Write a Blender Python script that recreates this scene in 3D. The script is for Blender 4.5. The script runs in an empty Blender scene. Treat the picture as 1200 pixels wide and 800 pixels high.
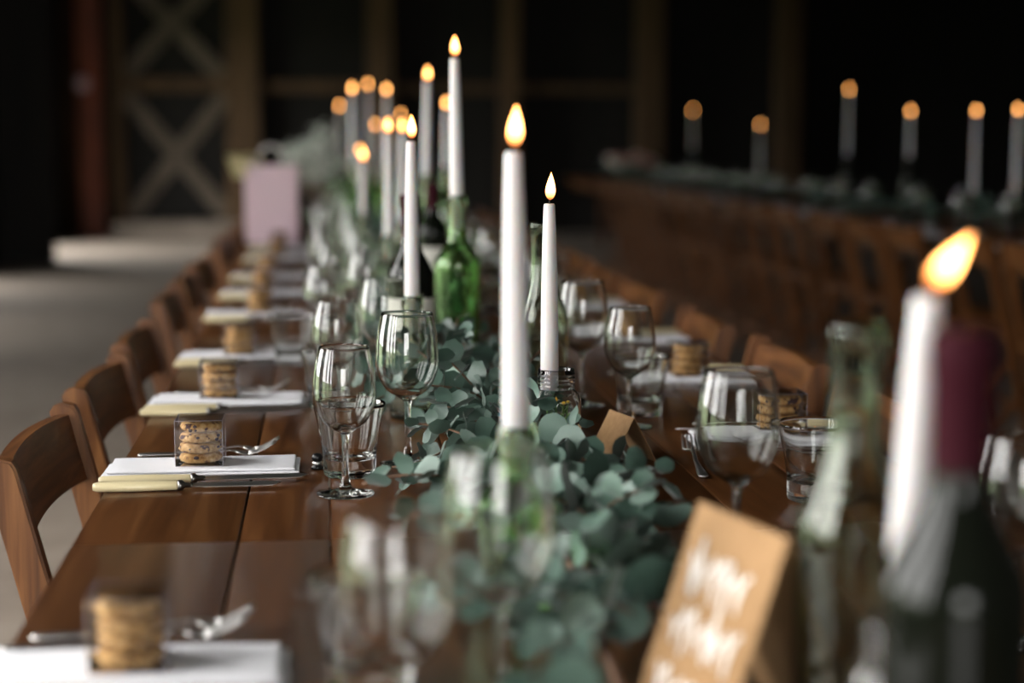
import bpy, bmesh, math, random
from mathutils import Vector, Matrix, noise as mnoise
R = random.Random(7)
pi = math.pi
scene = bpy.context.scene
COL = scene.collection

# ------------------------------------------------------------------ camera
CAM = Vector((0.0, 0.0, 1.16)); FPX = 2000.0
PITCH = math.atan(240 / FPX); YAW = math.atan(222 / FPX * math.cos(math.atan(240 / FPX)))
cd = bpy.data.cameras.new('camera'); cam = bpy.data.objects.new('camera', cd); COL.objects.link(cam)
cam.location = CAM; cam.rotation_euler = (pi / 2 - PITCH, 0, -YAW)
cd.sensor_width = 36; cd.lens = 36 * FPX / 1200; cd.clip_start = .02; cd.clip_end = 200
cd.dof.use_dof = True; cd.dof.focus_distance = 2.04; cd.dof.aperture_fstop = 2.2
scene.camera = cam
CM = cam.rotation_euler.to_matrix()
def ray(px, py): return CM @ Vector(((px - 600) / FPX, (400 - py) / FPX, -1))
def on_z(px, py, z):
    d = ray(px, py); t = (z - CAM.z) / d.z; p = CAM + d * t; return p
def at_y(px, py, Y):
    d = ray(px, py); p = CAM + d * (Y / d.y); return p

# ------------------------------------------------------------------ light
w = bpy.data.worlds.new('world'); scene.world = w; w.use_nodes = True
bg = w.node_tree.nodes['Background']; bg.inputs[0].default_value = (1.0, .985, .96, 1); bg.inputs[1].default_value = 18.0
def portal(name, loc, rot, sx, sy):
    l = bpy.data.lights.new(name, 'AREA'); l.shape = 'RECTANGLE'; l.size = sx; l.size_y = sy
    l.cycles.is_portal = True
    o = bpy.data.objects.new(name, l); COL.objects.link(o); o.location = loc; o.rotation_euler = rot
# daylight comes in by an unseen doorway and added wall openings
XL, XR, YB, YF, HC = -3.0, 10.0, 20.6, -9.0, 5.0
OPENINGS = [(-1.2, -.3, .4, 4.4), (-.15, .75, .4, 4.4), (.9, 1.8, .4, 4.4), (2.9, 4.9, -.12, 3.4), (6.2, 8.2, -.12, .85), (9.4, 11.4, -.12, .85), (12.6, 14.9, -.12, .85), (16.9, 18.7, -.12, 2.3)]   # unseen left-wall openings, some added to light floor and table: y0, y1, z0, z1
FRONT = (-2.6, 0.8, 3.6)                             # big barn doorway behind the photographer: x0, x1, height
WT = .6                                               # left wall thickened so its reveals block oblique light to the second row
XP, YP = 1.4, 3.1                                      # added unseen partition, keeps front daylight off the second row, ends at YP
for i, (a, b, z0, z1) in enumerate(OPENINGS):
    portal('opening_daylight', (XL - WT - .02, (a + b) / 2, (z0 + z1) / 2), (0, -pi / 2, 0), z1 - z0, b - a)
portal('opening_daylight', ((FRONT[0] + FRONT[1]) / 2, YF - .1, FRONT[2] / 2), (pi / 2, 0, 0), FRONT[1] - FRONT[0], FRONT[2])
vs = scene.view_settings
vs.view_transform = 'Standard'; vs.look = 'None'; vs.gamma = 1; vs.use_curve_mapping = False; vs.exposure = 0.0
cy = scene.cycles
cy.max_bounces = 20; cy.transmission_bounces = 20; cy.transparent_max_bounces = 24; cy.diffuse_bounces = 3; cy.glossy_bounces = 5
cy.sample_clamp_indirect = 4.0; cy.use_denoising = True; cy.blur_glossy = .3

# ------------------------------------------------------------------ materials
def mat(name, color=(.5, .5, .5), rough=.5, metal=0, **kw):
    m = bpy.data.materials.new(name); m.use_nodes = True
    b = m.node_tree.nodes['Principled BSDF']
    b.inputs['Base Color'].default_value = (*color, 1); b.inputs['Roughness'].default_value = rough; b.inputs['Metallic'].default_value = metal
    for k, v in kw.items(): b.inputs[k.replace('_', ' ')].default_value = v
    return m
def N(m, t, **kw):
    n = m.node_tree.nodes.new(t)
    for k, v in kw.items(): setattr(n, k, v)
    return n
def L(m, a, b): m.node_tree.links.new(a, b)
def ramp(m, fac, stops):
    r = N(m, 'ShaderNodeValToRGB'); L(m, fac, r.inputs[0]); e = r.color_ramp.elements
    while len(e) < len(stops): e.new(.5)
    for q, (p, c) in zip(e, stops): q.position = p; q.color = (*c, 1)
    return r.outputs[0]
def bump(m, h, strength, dist=.001):
    b = N(m, 'ShaderNodeBump'); b.inputs['Strength'].default_value = strength; b.inputs['Distance'].default_value = dist
    L(m, h, b.inputs['Height']); L(m, b.outputs[0], m.node_tree.nodes['Principled BSDF'].inputs['Normal'])
def coords(m, scale, perobj=True):
    tc = N(m, 'ShaderNodeTexCoord'); mp = N(m, 'ShaderNodeMapping'); mp.inputs['Scale'].default_value = scale
    L(m, tc.outputs['Object'], mp.inputs[0])
    if perobj:
        oi = N(m, 'ShaderNodeObjectInfo'); mu = N(m, 'ShaderNodeMath', operation='MULTIPLY'); mu.inputs[1].default_value = 37
        L(m, oi.outputs['Random'], mu.inputs[0]); cb = N(m, 'ShaderNodeCombineXYZ')
        for k in range(3): L(m, mu.outputs[0], cb.inputs[k])
        L(m, cb.outputs[0], mp.inputs['Location'])
    return mp.outputs[0]
def noise(m, vec, scale, detail=4, rough=.55, dist=0):
    n = N(m, 'ShaderNodeTexNoise'); n.inputs['Scale'].default_value = scale; n.inputs['Detail'].default_value = detail
    n.inputs['Roughness'].default_value = rough; n.inputs['Distortion'].default_value = dist
    L(m, vec, n.inputs['Vector']); return n.outputs['Fac']
def wood(name, dark, mid, light, axis, rough, coat=0, s=1.0):
    m = mat(name, mid, rough, Coat_Weight=coat, Coat_Roughness=.18)
    sc = [38 * s] * 3; sc[axis] = 2.2 * s
    f = noise(m, coords(m, sc), 1.0, 6, .6, .6)
    c = ramp(m, f, [(.3, dark), (.52, mid), (.72, light)])
    L(m, c, m.node_tree.nodes['Principled BSDF'].inputs['Base Color']); bump(m, f, .25, .0006)
    return m
M = {}
M['table'] = wood('varnished_table_wood', (.030, .010, .0035), (.074, .028, .009), (.12, .05, .017), 1, .3, .0)
for k_, ax_ in (('chair', 2), ('chair_rail', 1)): M[k_] = wood(k_ + '_wood', (.048, .016, .005), (.128, .047, .0125), (.21, .088, .027), ax_, .45, 0, 1.5)
for k_ in ('table', 'chair', 'chair_rail'): M[k_].node_tree.nodes['Principled BSDF'].inputs['Specular IOR Level'].default_value = .3
M['timber'] = wood('old_timber', (.035, .019, .008), (.09, .05, .021), (.14, .08, .035), 2, .85, 0, .3)
M['brace'] = wood('grey_brace_timber', (.055, .042, .03), (.11, .085, .062), (.16, .128, .096), 2, .85, 0, .3)
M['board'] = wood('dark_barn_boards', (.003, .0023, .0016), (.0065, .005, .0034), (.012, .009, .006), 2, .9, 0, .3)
M['roof'] = wood('dark_roof_boards', (.01, .0075, .005), (.02, .015, .01), (.03, .0225, .015), 0, .9, 0, .3)
M['red'] = mat('rust_red_paint', (.24, .05, .018), .6)
f = noise(M['red'], coords(M['red'], (3, 3, .8)), 2); L(M['red'], ramp(M['red'], f, [(.3, (.15, .035, .015)), (.7, (.29, .065, .022))]), M['red'].node_tree.nodes['Principled BSDF'].inputs['Base Color'])
m = M['floor'] = mat('worn_concrete_floor', (.3, .26, .22), .75)
v = coords(m, (1, 1, 1), False); f1 = noise(m, v, .5, 8, .6); f2 = noise(m, v, 6, 6, .6)
mx = N(m, 'ShaderNodeMath', operation='ADD'); L(m, f1, mx.inputs[0]); L(m, f2, mx.inputs[1]); hf = N(m, 'ShaderNodeMath', operation='MULTIPLY'); hf.inputs[1].default_value = .5; L(m, mx.outputs[0], hf.inputs[0])
L(m, ramp(m, hf.outputs[0], [(.35, (.15, .118, .09)), (.5, (.22, .178, .14)), (.66, (.28, .235, .19))]), m.node_tree.nodes['Principled BSDF'].inputs['Base Color']); bump(m, f2, .3, .004)
m = M['grass'] = mat('outside_grass', (.10, .15, .06), .9)
f = noise(m, coords(m, (1, 1, 1), False), 3); L(m, ramp(m, f, [(.3, (.07, .11, .04)), (.7, (.15, .20, .09))]), m.node_tree.nodes['Principled BSDF'].inputs['Base Color'])
M['wax'] = mat('white_candle_wax', (.59, .58, .59), .42, Subsurface_Weight=.55, Subsurface_Radius=(1.0, .5, .3), Subsurface_Scale=.016)
M['wick'] = mat('burnt_wick', (.02, .015, .012), .9)
def flame_mat():
    m = bpy.data.materials.new('candle_flame'); m.use_nodes = True; nt = m.node_tree; nt.nodes.clear()
    out = N(m, 'ShaderNodeOutputMaterial'); em = N(m, 'ShaderNodeEmission'); L(m, em.outputs[0], out.inputs[0])
    tc = N(m, 'ShaderNodeTexCoord'); sx = N(m, 'ShaderNodeSeparateXYZ'); L(m, tc.outputs['Generated'], sx.inputs[0])
    L(m, ramp(m, sx.outputs[2], [(0, (.55, .12, .03)), (.22, (.9, .34, .09)), (.5, (1, .45, .13)), (1, (1, .38, .09))]), em.inputs[0])
    st = N(m, 'ShaderNodeMapRange'); L(m, sx.outputs[2], st.inputs[0]); st.inputs[1].default_value = .05; st.inputs[2].default_value = .42; st.inputs[3].default_value = 1.6; st.inputs[4].default_value = 15
    L(m, st.outputs[0], em.inputs[1]); return m
M['flame'] = flame_mat()
def glass_mat(name, col, rough=0.0, ior=1.5):
    m = bpy.data.materials.new(name); m.use_nodes = True; m.node_tree.nodes.clear()
    out = N(m, 'ShaderNodeOutputMaterial'); g = N(m, 'ShaderNodeBsdfGlass'); g.inputs['Color'].default_value = (*col, 1)
    g.inputs['Roughness'].default_value = rough; g.inputs['IOR'].default_value = ior; L(m, g.outputs[0], out.inputs[0]); return m
M['glass'] = glass_mat('clear_glass', (.985, .99, .985))
M['green_glass'] = glass_mat('green_bottle_glass', (.78, .92, .71))
M['pale_glass'] = glass_mat('pale_green_bottle_glass', (.91, .95, .88))
M['neck_glass'] = glass_mat('pale_green_neck_glass', (.90, .96, .87))
M['dark_glass'] = mat('dark_wine_bottle_glass', (.005, .006, .004), .08, Specular_IOR_Level=.22)
def film(name, tint):
    m = bpy.data.materials.new(name); m.use_nodes = True; m.node_tree.nodes.clear()
    out = N(m, 'ShaderNodeOutputMaterial'); mx = N(m, 'ShaderNodeMixShader'); fr = N(m, 'ShaderNodeFresnel'); fr.inputs[0].default_value = 1.5
    t = N(m, 'ShaderNodeBsdfTransparent'); t.inputs[0].default_value = (*tint, 1); g = N(m, 'ShaderNodeBsdfGlossy'); g.inputs['Roughness'].default_value = .05
    L(m, fr.outputs[0], mx.inputs[0]); L(m, t.outputs[0], mx.inputs[1]); L(m, g.outputs[0], mx.inputs[2]); L(m, mx.outputs[0], out.inputs[0]); return m
M['plastic'] = film('clear_plastic_box', (.985, .98, .99))
M['seam'] = mat('milky_plastic_edge', (.36, .34, .39), .3)
M['label'] = mat('cream_label_paper', (.72, .70, .63), .8)
M['foil'] = mat('burgundy_foil', (.03, .005, .009), .6, Specular_IOR_Level=.05)
m = M['cloth'] = mat('white_linen', (.84, .84, .88), .9, Sheen_Weight=.15)
v = coords(m, (1, 1, 1)); f = noise(m, v, 18, 5); wv = noise(m, v, 900, 2); ad = N(m, 'ShaderNodeMath', operation='ADD'); L(m, f, ad.inputs[0]); L(m, wv, ad.inputs[1]); bump(m, ad.outputs[0], .35, .003)
M['bone'] = mat('cream_bone_handle', (.70, .60, .36), .35, Coat_Weight=.2)
M['steel'] = mat('polished_steel', (.62, .61, .59), .34, 1)
M['dark_steel'] = mat('tarnished_bolster_steel', (.2, .19, .18), .3, 1)
m = M['cookie'] = mat('fruit_biscuit', (.6, .38, .17), .85)
v = coords(m, (1, 1, 1)); f = noise(m, v, 75, 4, .6); f2 = noise(m, v, 150, 2, .5)
c1 = ramp(m, f2, [(.3, (.24, .11, .027)), (.5, (.42, .245, .085)), (.7, (.57, .38, .17))])
msk = ramp(m, f, [(.37, (1, 1, 1)), (.42, (0, 0, 0))]); mxc = N(m, 'ShaderNodeMixRGB'); L(m, msk, mxc.inputs[0]); L(m, c1, mxc.inputs[1]); mxc.inputs[2].default_value = (.045, .018, .022, 1)
L(m, mxc.outputs[0], m.node_tree.nodes['Principled BSDF'].inputs['Base Color']); bump(m, f2, .7, .002)
M['currant'] = mat('dark_currant', (.03, .012, .018), .5)
m = M['kraft'] = mat('brown_kraft_card', (.50, .31, .145), .85)
f = noise(m, coords(m, (1, 1, 1)), 120, 4); L(m, ramp(m, f, [(.3, (.27, .15, .062)), (.7, (.34, .195, .085))]), m.node_tree.nodes['Principled BSDF'].inputs['Base Color'])
M['ink'] = mat('white_ink', (.80, .76, .72), .7)
M['pink'] = mat('pale_pink_paper', (.90, .68, .75), .7)
M['cord'] = mat('white_cord', (.6, .57, .54), .8)
M['yellow'] = mat('pale_yellow_tissue', (.62, .54, .3), .8)
def leaf_mat(name, a, b, c):
    m = mat(name, b, .5, Sheen_Weight=.2)
    oi = N(m, 'ShaderNodeObjectInfo'); f = noise(m, coords(m, (1, 1, 1)), 60, 3)
    ad = N(m, 'ShaderNodeMath', operation='MULTIPLY_ADD'); L(m, f, ad.inputs[0]); ad.inputs[1].default_value = .35; L(m, oi.outputs['Random'], ad.inputs[2])
    L(m, ramp(m, ad.outputs[0], [(.1, a), (.6, b), (1.1, c)]), m.node_tree.nodes['Principled BSDF'].inputs['Base Color']); return m
M['leaf'] = leaf_mat('eucalyptus_leaf', (.025, .06, .042), (.06, .112, .085), (.125, .19, .155))
M['fern'] = leaf_mat('fresh_green_sprig', (.06, .16, .02), (.11, .26, .035), (.18, .34, .06))
M['stem'] = mat('brown_stem', (.13, .07, .04), .7); M['redstem'] = mat('red_stem', (.42, .05, .05), .6)
M['gyp'] = mat('pale_grey_blossom', (.62, .66, .60), .9); M['petal'] = mat('white_petal', (.85, .85, .8), .8); M['pollen'] = mat('yellow_pollen', (.8, .5, .05), .8)
M['rose'] = mat('dusky_pink_petal', (.5, .22, .2), .8)
M['black'] = mat('black_metal', (.012, .012, .012), .3, .6)

# ------------------------------------------------------------------ mesh helpers
def mesh(name, bm, material, smooth=True):
    me = bpy.data.meshes.new(name); bm.normal_update(); bm.to_mesh(me); bm.free()
    me.materials.append(M[material])
    if smooth: me.shade_smooth()
    return me
def flat(me):
    me.shade_flat(); return me
def auto(me, deg=35):
    me.set_sharp_from_angle(angle=math.radians(deg)); return me
def lathe_bm(prof, n=32, bm=None, close=False, jitter=0, seed=0):
    bm = bm or bmesh.new(); rr = random.Random(seed); rings = []
    for r, z in prof:
        if r < 1e-6: rings.append([bm.verts.new((0, 0, z))])
        else: rings.append([bm.verts.new((r * (1 + jitter * rr.uniform(-1, 1)) * math.cos(2 * pi * k / n), r * (1 + jitter * rr.uniform(-1, 1)) * math.sin(2 * pi * k / n), z + jitter * r * .2 * rr.uniform(-1, 1))) for k in range(n)])
    for a, b in zip(rings, rings[1:]):
        for k in range(n):
            j = (k + 1) % n
            if len(a) == 1 and len(b) > 1: bm.faces.new((a[0], b[j], b[k]))
            elif len(b) == 1 and len(a) > 1: bm.faces.new((a[k], a[j], b[0]))
            elif len(a) > 1: bm.faces.new((a[k], a[j], b[j], b[k]))
    return bm
def smooth_prof(pts, sub=5):
    out = []
    P = [pts[0]] + list(pts) + [pts[-1]]
    for i in range(1, len(P) - 2):
        p0, p1, p2, p3 = [Vector((q[0], q[1])) for q in P[i - 1:i + 3]]
        for s in range(sub):
            t = s / sub
            q = .5 * ((2 * p1) + (p2 - p0) * t + (2 * p0 - 5 * p1 + 4 * p2 - p3) * t * t + (3 * p1 - p0 - 3 * p2 + p3) * t ** 3)
            out.append((max(q.x, 0), q.y))
    out.append(tuple(pts[-1])); return out
def box_bm(lo, hi, bm=None, bev=0, mtx=None):
    bm = bm or bmesh.new(); lo = Vector(lo); hi = Vector(hi)
    r = bmesh.ops.create_cube(bm, size=1)
    for v in r['verts']: v.co = Vector([(lo[k] + hi[k]) / 2 + v.co[k] * (hi[k] - lo[k]) for k in range(3)])
    vs_ = r['verts']
    if bev:
        es = list({e for v in vs_ for e in v.link_edges})
        rb = bmesh.ops.bevel(bm, geom=es, offset=bev, segments=2, affect='EDGES', profile=.5); vs_ = list({v for f in rb['faces'] for v in f.verts} | {v for v in vs_ if v.is_valid})
    if mtx is not None:
        for v in vs_: v.co = mtx @ v.co
    return bm
def tube_bm(pts, rad, n=8, bm=None, cap=True, sq=None):
    bm = bm or bmesh.new(); pts = [Vector(p) for p in pts]; rings = []; m_ = len(pts)
    up = Vector((0, 0, 1))
    for i, p in enumerate(pts):
        t = (pts[min(i + 1, m_ - 1)] - pts[max(i - 1, 0)]).normalized()
        ref = up if abs(t.z) < .9 else Vector((1, 0, 0))
        a = t.cross(ref).normalized(); b = a.cross(t).normalized()
        r = rad[i] if isinstance(rad, (list, tuple)) else rad
        s1, s2 = sq if sq else (1, 1)
        rings.append([bm.verts.new(p + a * (r * s1 * math.cos(2 * pi * k / n)) + b * (r * s2 * math.sin(2 * pi * k / n))) for k in range(n)])
    for A, B in zip(rings, rings[1:]):
        for k in range(n): bm.faces.new((A[k], A[(k + 1) % n], B[(k + 1) % n], B[k]))
    if cap: bm.faces.new(rings[0][::-1]); bm.faces.new(rings[-1])
    return bm
def bar(p, q, wx, wy, xdir=None, bev=.002):
    """a rectangular bar from p to q, wx wide along xdir"""
    p, q = Vector(p), Vector(q); z = (q - p).normalized()
    x = Vector(xdir or (1, 0, 0)); x = (x - z * x.dot(z)).normalized(); y = z.cross(x)
    mt = Matrix((x, y, z)).transposed().to_4x4(); mt.translation = p
    return box_bm((-wx / 2, -wy / 2, 0), (wx / 2, wy / 2, (q - p).length), None, bev, mt)

def setp(o, label=None, cat=None, group=None, kind=None):
    if label: o['label'] = label
    if cat: o['category'] = cat
    if group: o['group'] = group
    if kind: o['kind'] = kind
    return o
def ob(name, me, parent=None, loc=(0, 0, 0), rot=(0, 0, 0), scale=None):
    o = bpy.data.objects.new(name, me); COL.objects.link(o); o.parent = parent; o.location = loc; o.rotation_euler = rot
    if scale: o.scale = scale if isinstance(scale, (tuple, list)) else (scale,) * 3
    return o
def thing(parts, name, label, cat, loc, rotz=0, group=None, tilt=None, scale=None):
    """parts: list of (name, mesh, loc, rot, subparts); one Empty with fresh objects that share the mesh data"""
    e = ob(name, None, None, loc, (0, 0, rotz) if tilt is None else (tilt[0], tilt[1], rotz), scale); e.empty_display_size = .05
    setp(e, label, cat, group)
    def add(ps, par):
        for p in ps:
            o = ob(p[0], p[1], par, p[2] if len(p) > 2 else (0, 0, 0), p[3] if len(p) > 3 else (0, 0, 0))
            if len(p) > 4: add(p[4], o)
    add(parts, e); return e
ORD = ['first', 'second', 'third', 'fourth', 'fifth', 'sixth', 'seventh', 'eighth', 'ninth', 'tenth', 'eleventh', 'twelfth', 'thirteenth', 'fourteenth', 'fifteenth', 'sixteenth', 'seventeenth', 'eighteenth']
TZ = .75

# ------------------------------------------------------------------ barn
def struct(name, bm, material, parent=None):
    o = ob(name, mesh(name, bm, material, False), parent)
    if not parent: o['kind'] = 'structure'
    return o
g = struct('ground', box_bm((-60, -60, -.4), (60, 60, -.12)), 'grass')
struct('floor', box_bm((XL, YF, -.12), (XR, YB, 0)), 'floor')
struct('ceiling', box_bm((XL - .2, YF - .2, HC), (XR + .2, YB + .2, HC + .15)), 'roof')
bm = bmesh.new(); y = YF
for a, b, z0, z1 in OPENINGS:
    box_bm((XL - WT, y, -.12), (XL, a, HC), bm); box_bm((XL - WT, a, z1), (XL, b, HC), bm); y = b
    if z0 > 0: box_bm((XL - WT, a, -.12), (XL, b, z0), bm)
box_bm((XL - WT, y, -.12), (XL, YB, HC), bm); struct('wall_left', bm, 'board')
struct('wall_right', box_bm((XR, YF, -.12), (XR + .2, YB, HC)), 'board')
bm = box_bm((XL - .2, YF - .2, -.12), (FRONT[0], YF, HC)); box_bm((FRONT[1], YF - .2, -.12), (XR + .2, YF, HC), bm); box_bm((FRONT[0], YF - .2, FRONT[2]), (FRONT[1], YF, HC), bm)
struct('shade_partition', box_bm((XP, YF, 0), (XP + .12, YP, HC)), 'board')  # out of view, added to shade the second row
struct('wall_front', bm, 'board')
wb = struct('wall_back', box_bm((XL - .2, YB + .04, -.12), (XR + .2, YB + .2, HC)), 'board')
bme = mesh('board', box_bm((0, 0, 0), (.19, .03, HC), None, .006), 'board', False)
for k in range(65): ob('board', bme, wb, (XL + .2 * k, YB + .015 + .006 * (k % 3), 0))
bme2 = mesh('board', box_bm((0, 0, 0), (.03, .24, HC), None, .006), 'board', False)
wl = bpy.data.objects['wall_left']
for k in list(range(9)) + [21, 22, 23, 24]: ob('board', bme2, wl, (XL, 14.3 + .25 * k, 0))
def xw(px, Y=YB): return at_y(px, 160, Y).x
def zw(py, Y=YB): return at_y(400, py, Y).z
# posts, rails and cross braces of the end wall
n = 0
for a, b, mt in [(268, 305, 'timber'), (431, 460, 'timber'), (585, 606, 'timber'), (742, 772, 'timber'), (905, 930, 'timber')]:
    n += 1; struct('trim_%d' % n, box_bm((xw(a), YB - .32, 0), (xw(b), YB, HC), None, .012), mt)
n += 1; struct('trim_%d' % n, box_bm((xw(133), YB - .2, 0), (xw(147), YB, HC), None, .01), 'timber')
for a, b, c, d in [(147, 268, 92, 108), (305, 431, 96, 108), (460, 585, 98, 109), (606, 742, 98, 109)]:
    n += 1; struct('trim_%d' % n, box_bm((xw(a), YB - .14, zw(d)), (xw(b), YB, zw(c)), None, .01), 'timber')
sill = struct('trim_%d' % (n + 1), box_bm((xw(136), YB - .55, 0), (xw(300), YB, .17), None, .015), 'floor'); n += 1
dr = setp(ob('door_1', mesh('door_panel', box_bm((xw(148), YB - .04, .17), (xw(267), YB + .02, 3.2)), 'board', False)), kind='structure')
struct('door_2', box_bm((XL, 16.2, 0), (at_y(60, 160, 16.2).x, 16.28, 3.6), None, .01), 'board')
def brace(x0, y0, x1, y1, off):
    p = Vector((xw(x0), YB - off, zw(y0))); q = Vector((xw(x1), YB - off, zw(y1)))
    ob('cross_brace', mesh('cross_brace', bar(p, q, .04, .19, (0, 1, 0), .005), 'brace', False), dr)
brace(150, 252, 266, 112, .07); brace(150, 112, 266, 252, .11); brace(150, 88, 262, -30, .07); brace(150, -30, 262, 90, .11)
rp = thing([], 'red_post', 'rust-red painted square post on the floor against the dark end wall', 'post', (xw(111), YB - .3, 0))
hw = (xw(125) - xw(98)) / 2
ob('shaft', mesh('shaft', box_bm((-hw, -.1, 0), (hw, .1, HC), None, .01), 'red', False), rp)
ob('foot_plate', mesh('foot_plate', box_bm((-hw - .05, -.16, 0), (hw + .05, .16, .02), None, .004), 'red', False), rp)
struct('trim_%d' % (n + 1), box_bm((xw(72), YB - .15, 0), (xw(88), YB, HC), None, .01), 'timber')
pk = at_y(95, 98, YB - .5); bm = bmesh.new(); rr = random.Random(3)
pom = ob('paper_rosette', None, None, (pk.x, YB - .45, pk.z)); setp(pom, 'small round pink paper rosette hung on the rust-red post', 'decoration')
for k in range(10):
    a = 2 * pi * k / 10; pb = tube_bm([(0, 0, 0), (.055 * math.cos(a), -.02, .055 * math.sin(a)), (.095 * math.cos(a), .015, .095 * math.sin(a))], [.012, .032, .008], 8, sq=(1, .6))
    ob('petal', mesh('petal', pb, 'pink'), pom)
ob('centre', mesh('centre', lathe_bm(smooth_prof([(0, -.03), (.03, 0), (0, .03)]), 12), 'pink'), pom, (0, -.03, 0))

# ------------------------------------------------------------------ tables
EX0, EX1 = -.259, .722                      # long edges of the main table
WID = [.168, .094, .15, .13, .16, .12, .159]
TL = 1.83
TC = (EX0 + EX1) / 2
def table_parts():
    ps = []; x = EX0 - TC
    for i, wd in enumerate(WID):
        bm = box_bm((x + .0012, .001, -.028), (x + wd - .0012, TL - .001, -.0006 * (i % 2)), None, .0016)
        ps.append(('plank', auto(mesh('plank', bm, 'table')))); x += wd
    hw_ = (EX1 - EX0) / 2 - .07
    for s in (-1, 1): ps.append(('apron', mesh('apron', box_bm((s * hw_ - .011, .09, -.1), (s * hw_ + .011, TL - .09, -.028), None, .002), 'table', False)))
    for s in (.09, TL - .09): ps.append(('apron', mesh('apron', box_bm((-hw_, s - .011, -.1), (hw_, s + .011, -.028), None, .002), 'table', False)))
    leg = mesh('leg', box_bm((-.025, -.025, -TZ), (.025, .025, -.028), None, .003), 'table', False)
    for sx in (-.1, .1):
        for sy in (.06, TL - .06): ps.append(('leg', leg, (sx, sy, 0)))
    return ps
TP = table_parts()
TY = [1.728 + TL * k for k in range(-1, 5)]
tl = ['long brown plank table under the kraft sign', 'long brown plank table with the sharp cookie box, beyond the table joint', 'long brown plank table third along the main row, beyond the labelled wine bottle', 'long brown plank table carrying the pink gift bag', 'long brown plank table just past the pink gift bag', 'long brown plank table at the far end of the main row']
for k, y0 in enumerate(TY): thing(TP, 'plank_table', tl[k], 'table', (TC, y0, TZ), 0, 'plank tables of the main row')

# ------------------------------------------------------------------ chairs
def chair_parts():
    ps = []; wy = .2; H = .805; lean = .25
    def post(s):
        # flat tapered post with a rounded head, top at x=-lean*H+.2
        bm = bmesh.new(); out = []
        t0 = Vector((-.2 + lean * 0, 0, H)); 
        cx = lambda z: -.2 + lean * (H - z)
        prof = [(0, .026), (.3, .034), (.6, .038), (H - .03, .037)]
        for z, wd in prof: out.append((cx(z) - wd / 2, z))
        for k in range(5):
            a = pi - pi * k / 4; out.append((cx(H - .012) + .0185 * math.cos(a), H - .012 + .012 * math.sin(a)))
        for z, wd in reversed(prof): out.append((cx(z) + wd / 2, z))
        v1 = [bm.verts.new((x, s * wy - .0115, z)) for x, z in out]; v2 = [bm.verts.new((x, s * wy + .0115, z)) for x, z in out]
        bm.faces.new(v1); bm.faces.new(v2[::-1])
        for i in range(len(out)): j = (i + 1) % len(out); bm.faces.new((v1[i], v2[i], v2[j], v1[j]))
        bmesh.ops.recalc_face_normals(bm, faces=bm.faces)
        bmesh.ops.bevel(bm, geom=[e for e in bm.edges if abs(e.verts[0].co.y - e.verts[1].co.y) < 1e-6], offset=.0025, segments=2, affect='EDGES')
        return auto(mesh('back_post', bm, 'chair'))
    for s in (-1, 1): ps.append(('back_post', post(s)))
    def rail(z0, z1, bow, th, name, inset):
        bm = bmesh.new(); rings = []; n_ = 16
        for i in range(n_ + 1):
            y = -wy + 2 * wy * i / n_; u = 1 - (2 * i / n_ - 1) ** 2
            cxx = lambda z: -.2 + lean * (H - z) + inset - bow * u
            arch = .006 * u
            q = [(cxx(z0) - th / 2, z0 + arch), (cxx(z0) + th / 2, z0 + arch), (cxx(z1) + th / 2, z1 + arch), (cxx(z1) - th / 2, z1 + arch)]
            rings.append([bm.verts.new((x, y, z)) for x, z in q])
        for A, B in zip(rings, rings[1:]):
            for k in range(4): bm.faces.new((A[k], A[(k + 1) % 4], B[(k + 1) % 4], B[k]))
        bm.faces.new(rings[0][::-1]); bm.faces.new(rings[-1])
        bmesh.ops.recalc_face_normals(bm, faces=bm.faces)
        return auto(mesh(name, bm, 'chair_rail'))
    ps.append(('backrest', rail(H - .105, H - .016, .016, .016, 'backrest', 0)))
    for k in range(7):
        x = -.12 + .048 * k
        ps.append(('seat_slat', mesh('seat_slat', box_bm((x, -.185, .438), (x + .043, .185, .452), None, .003), 'chair_rail', False)))
    for s in (-1, 1):
        ps.append(('leg', mesh('leg', bar((-.24, s * .165, 0), (.16, s * .165, .437), .034, .02, (0, 1, 0)), 'chair', False)))
        ps.append(('seat_rail', mesh('seat_rail', box_bm((-.12, s * .15 - .01, .41), (.21, s * .15 + .01, .438), None, .003), 'chair', False)))
    ps.append(('stretcher', mesh('stretcher', box_bm((-.212, -.17, .1), (-.178, .17, .118), None, .003), 'chair_rail', False)))
    ps.append(('stretcher', mesh('stretcher', box_bm((-.02, -.2, .16), (.012, .2, .175), None, .003), 'chair_rail', False)))
    return ps
CP = chair_parts()
LEFT = [1.29, 2.10, 2.64, 3.18, 3.935, 4.475, 5.015, 5.765, 6.305]
NL = len(LEFT)
RIGHT = [2.23, 2.80, 3.37, 4.08, 4.64, 5.2, 5.9, 6.45, 7.0]
for i, y in enumerate(LEFT):
    if i == 0: continue
    thing(CP, 'folding_chair', 'wooden folding chair on the open-floor side, %s place from pink bag' % ORD[NL - 1 - i], 'chair', (-.155 + R.uniform(-.012, .012), y + .02, 0), R.uniform(-.04, .04), 'chairs along the open floor')
for k, y in enumerate([6.85, 7.6, 8.14, 8.68]):
    thing(CP, 'folding_chair', 'wooden folding chair on the open-floor side, %s beyond the pink bag' % ORD[k], 'chair', (-.155, y, 0), R.uniform(-.04, .04), 'chairs along the open floor')
for i, y in enumerate(RIGHT + [7.75, 8.3]):
    thing(CP, 'folding_chair', 'wooden folding chair on the main table shadowed side, %s past kraft sign' % ORD[i], 'chair', (.575 + R.uniform(-.01, .01), y + (0 if i else .06), 0), pi + R.uniform(-.04, .04), 'chairs along the shadowed side')

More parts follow.
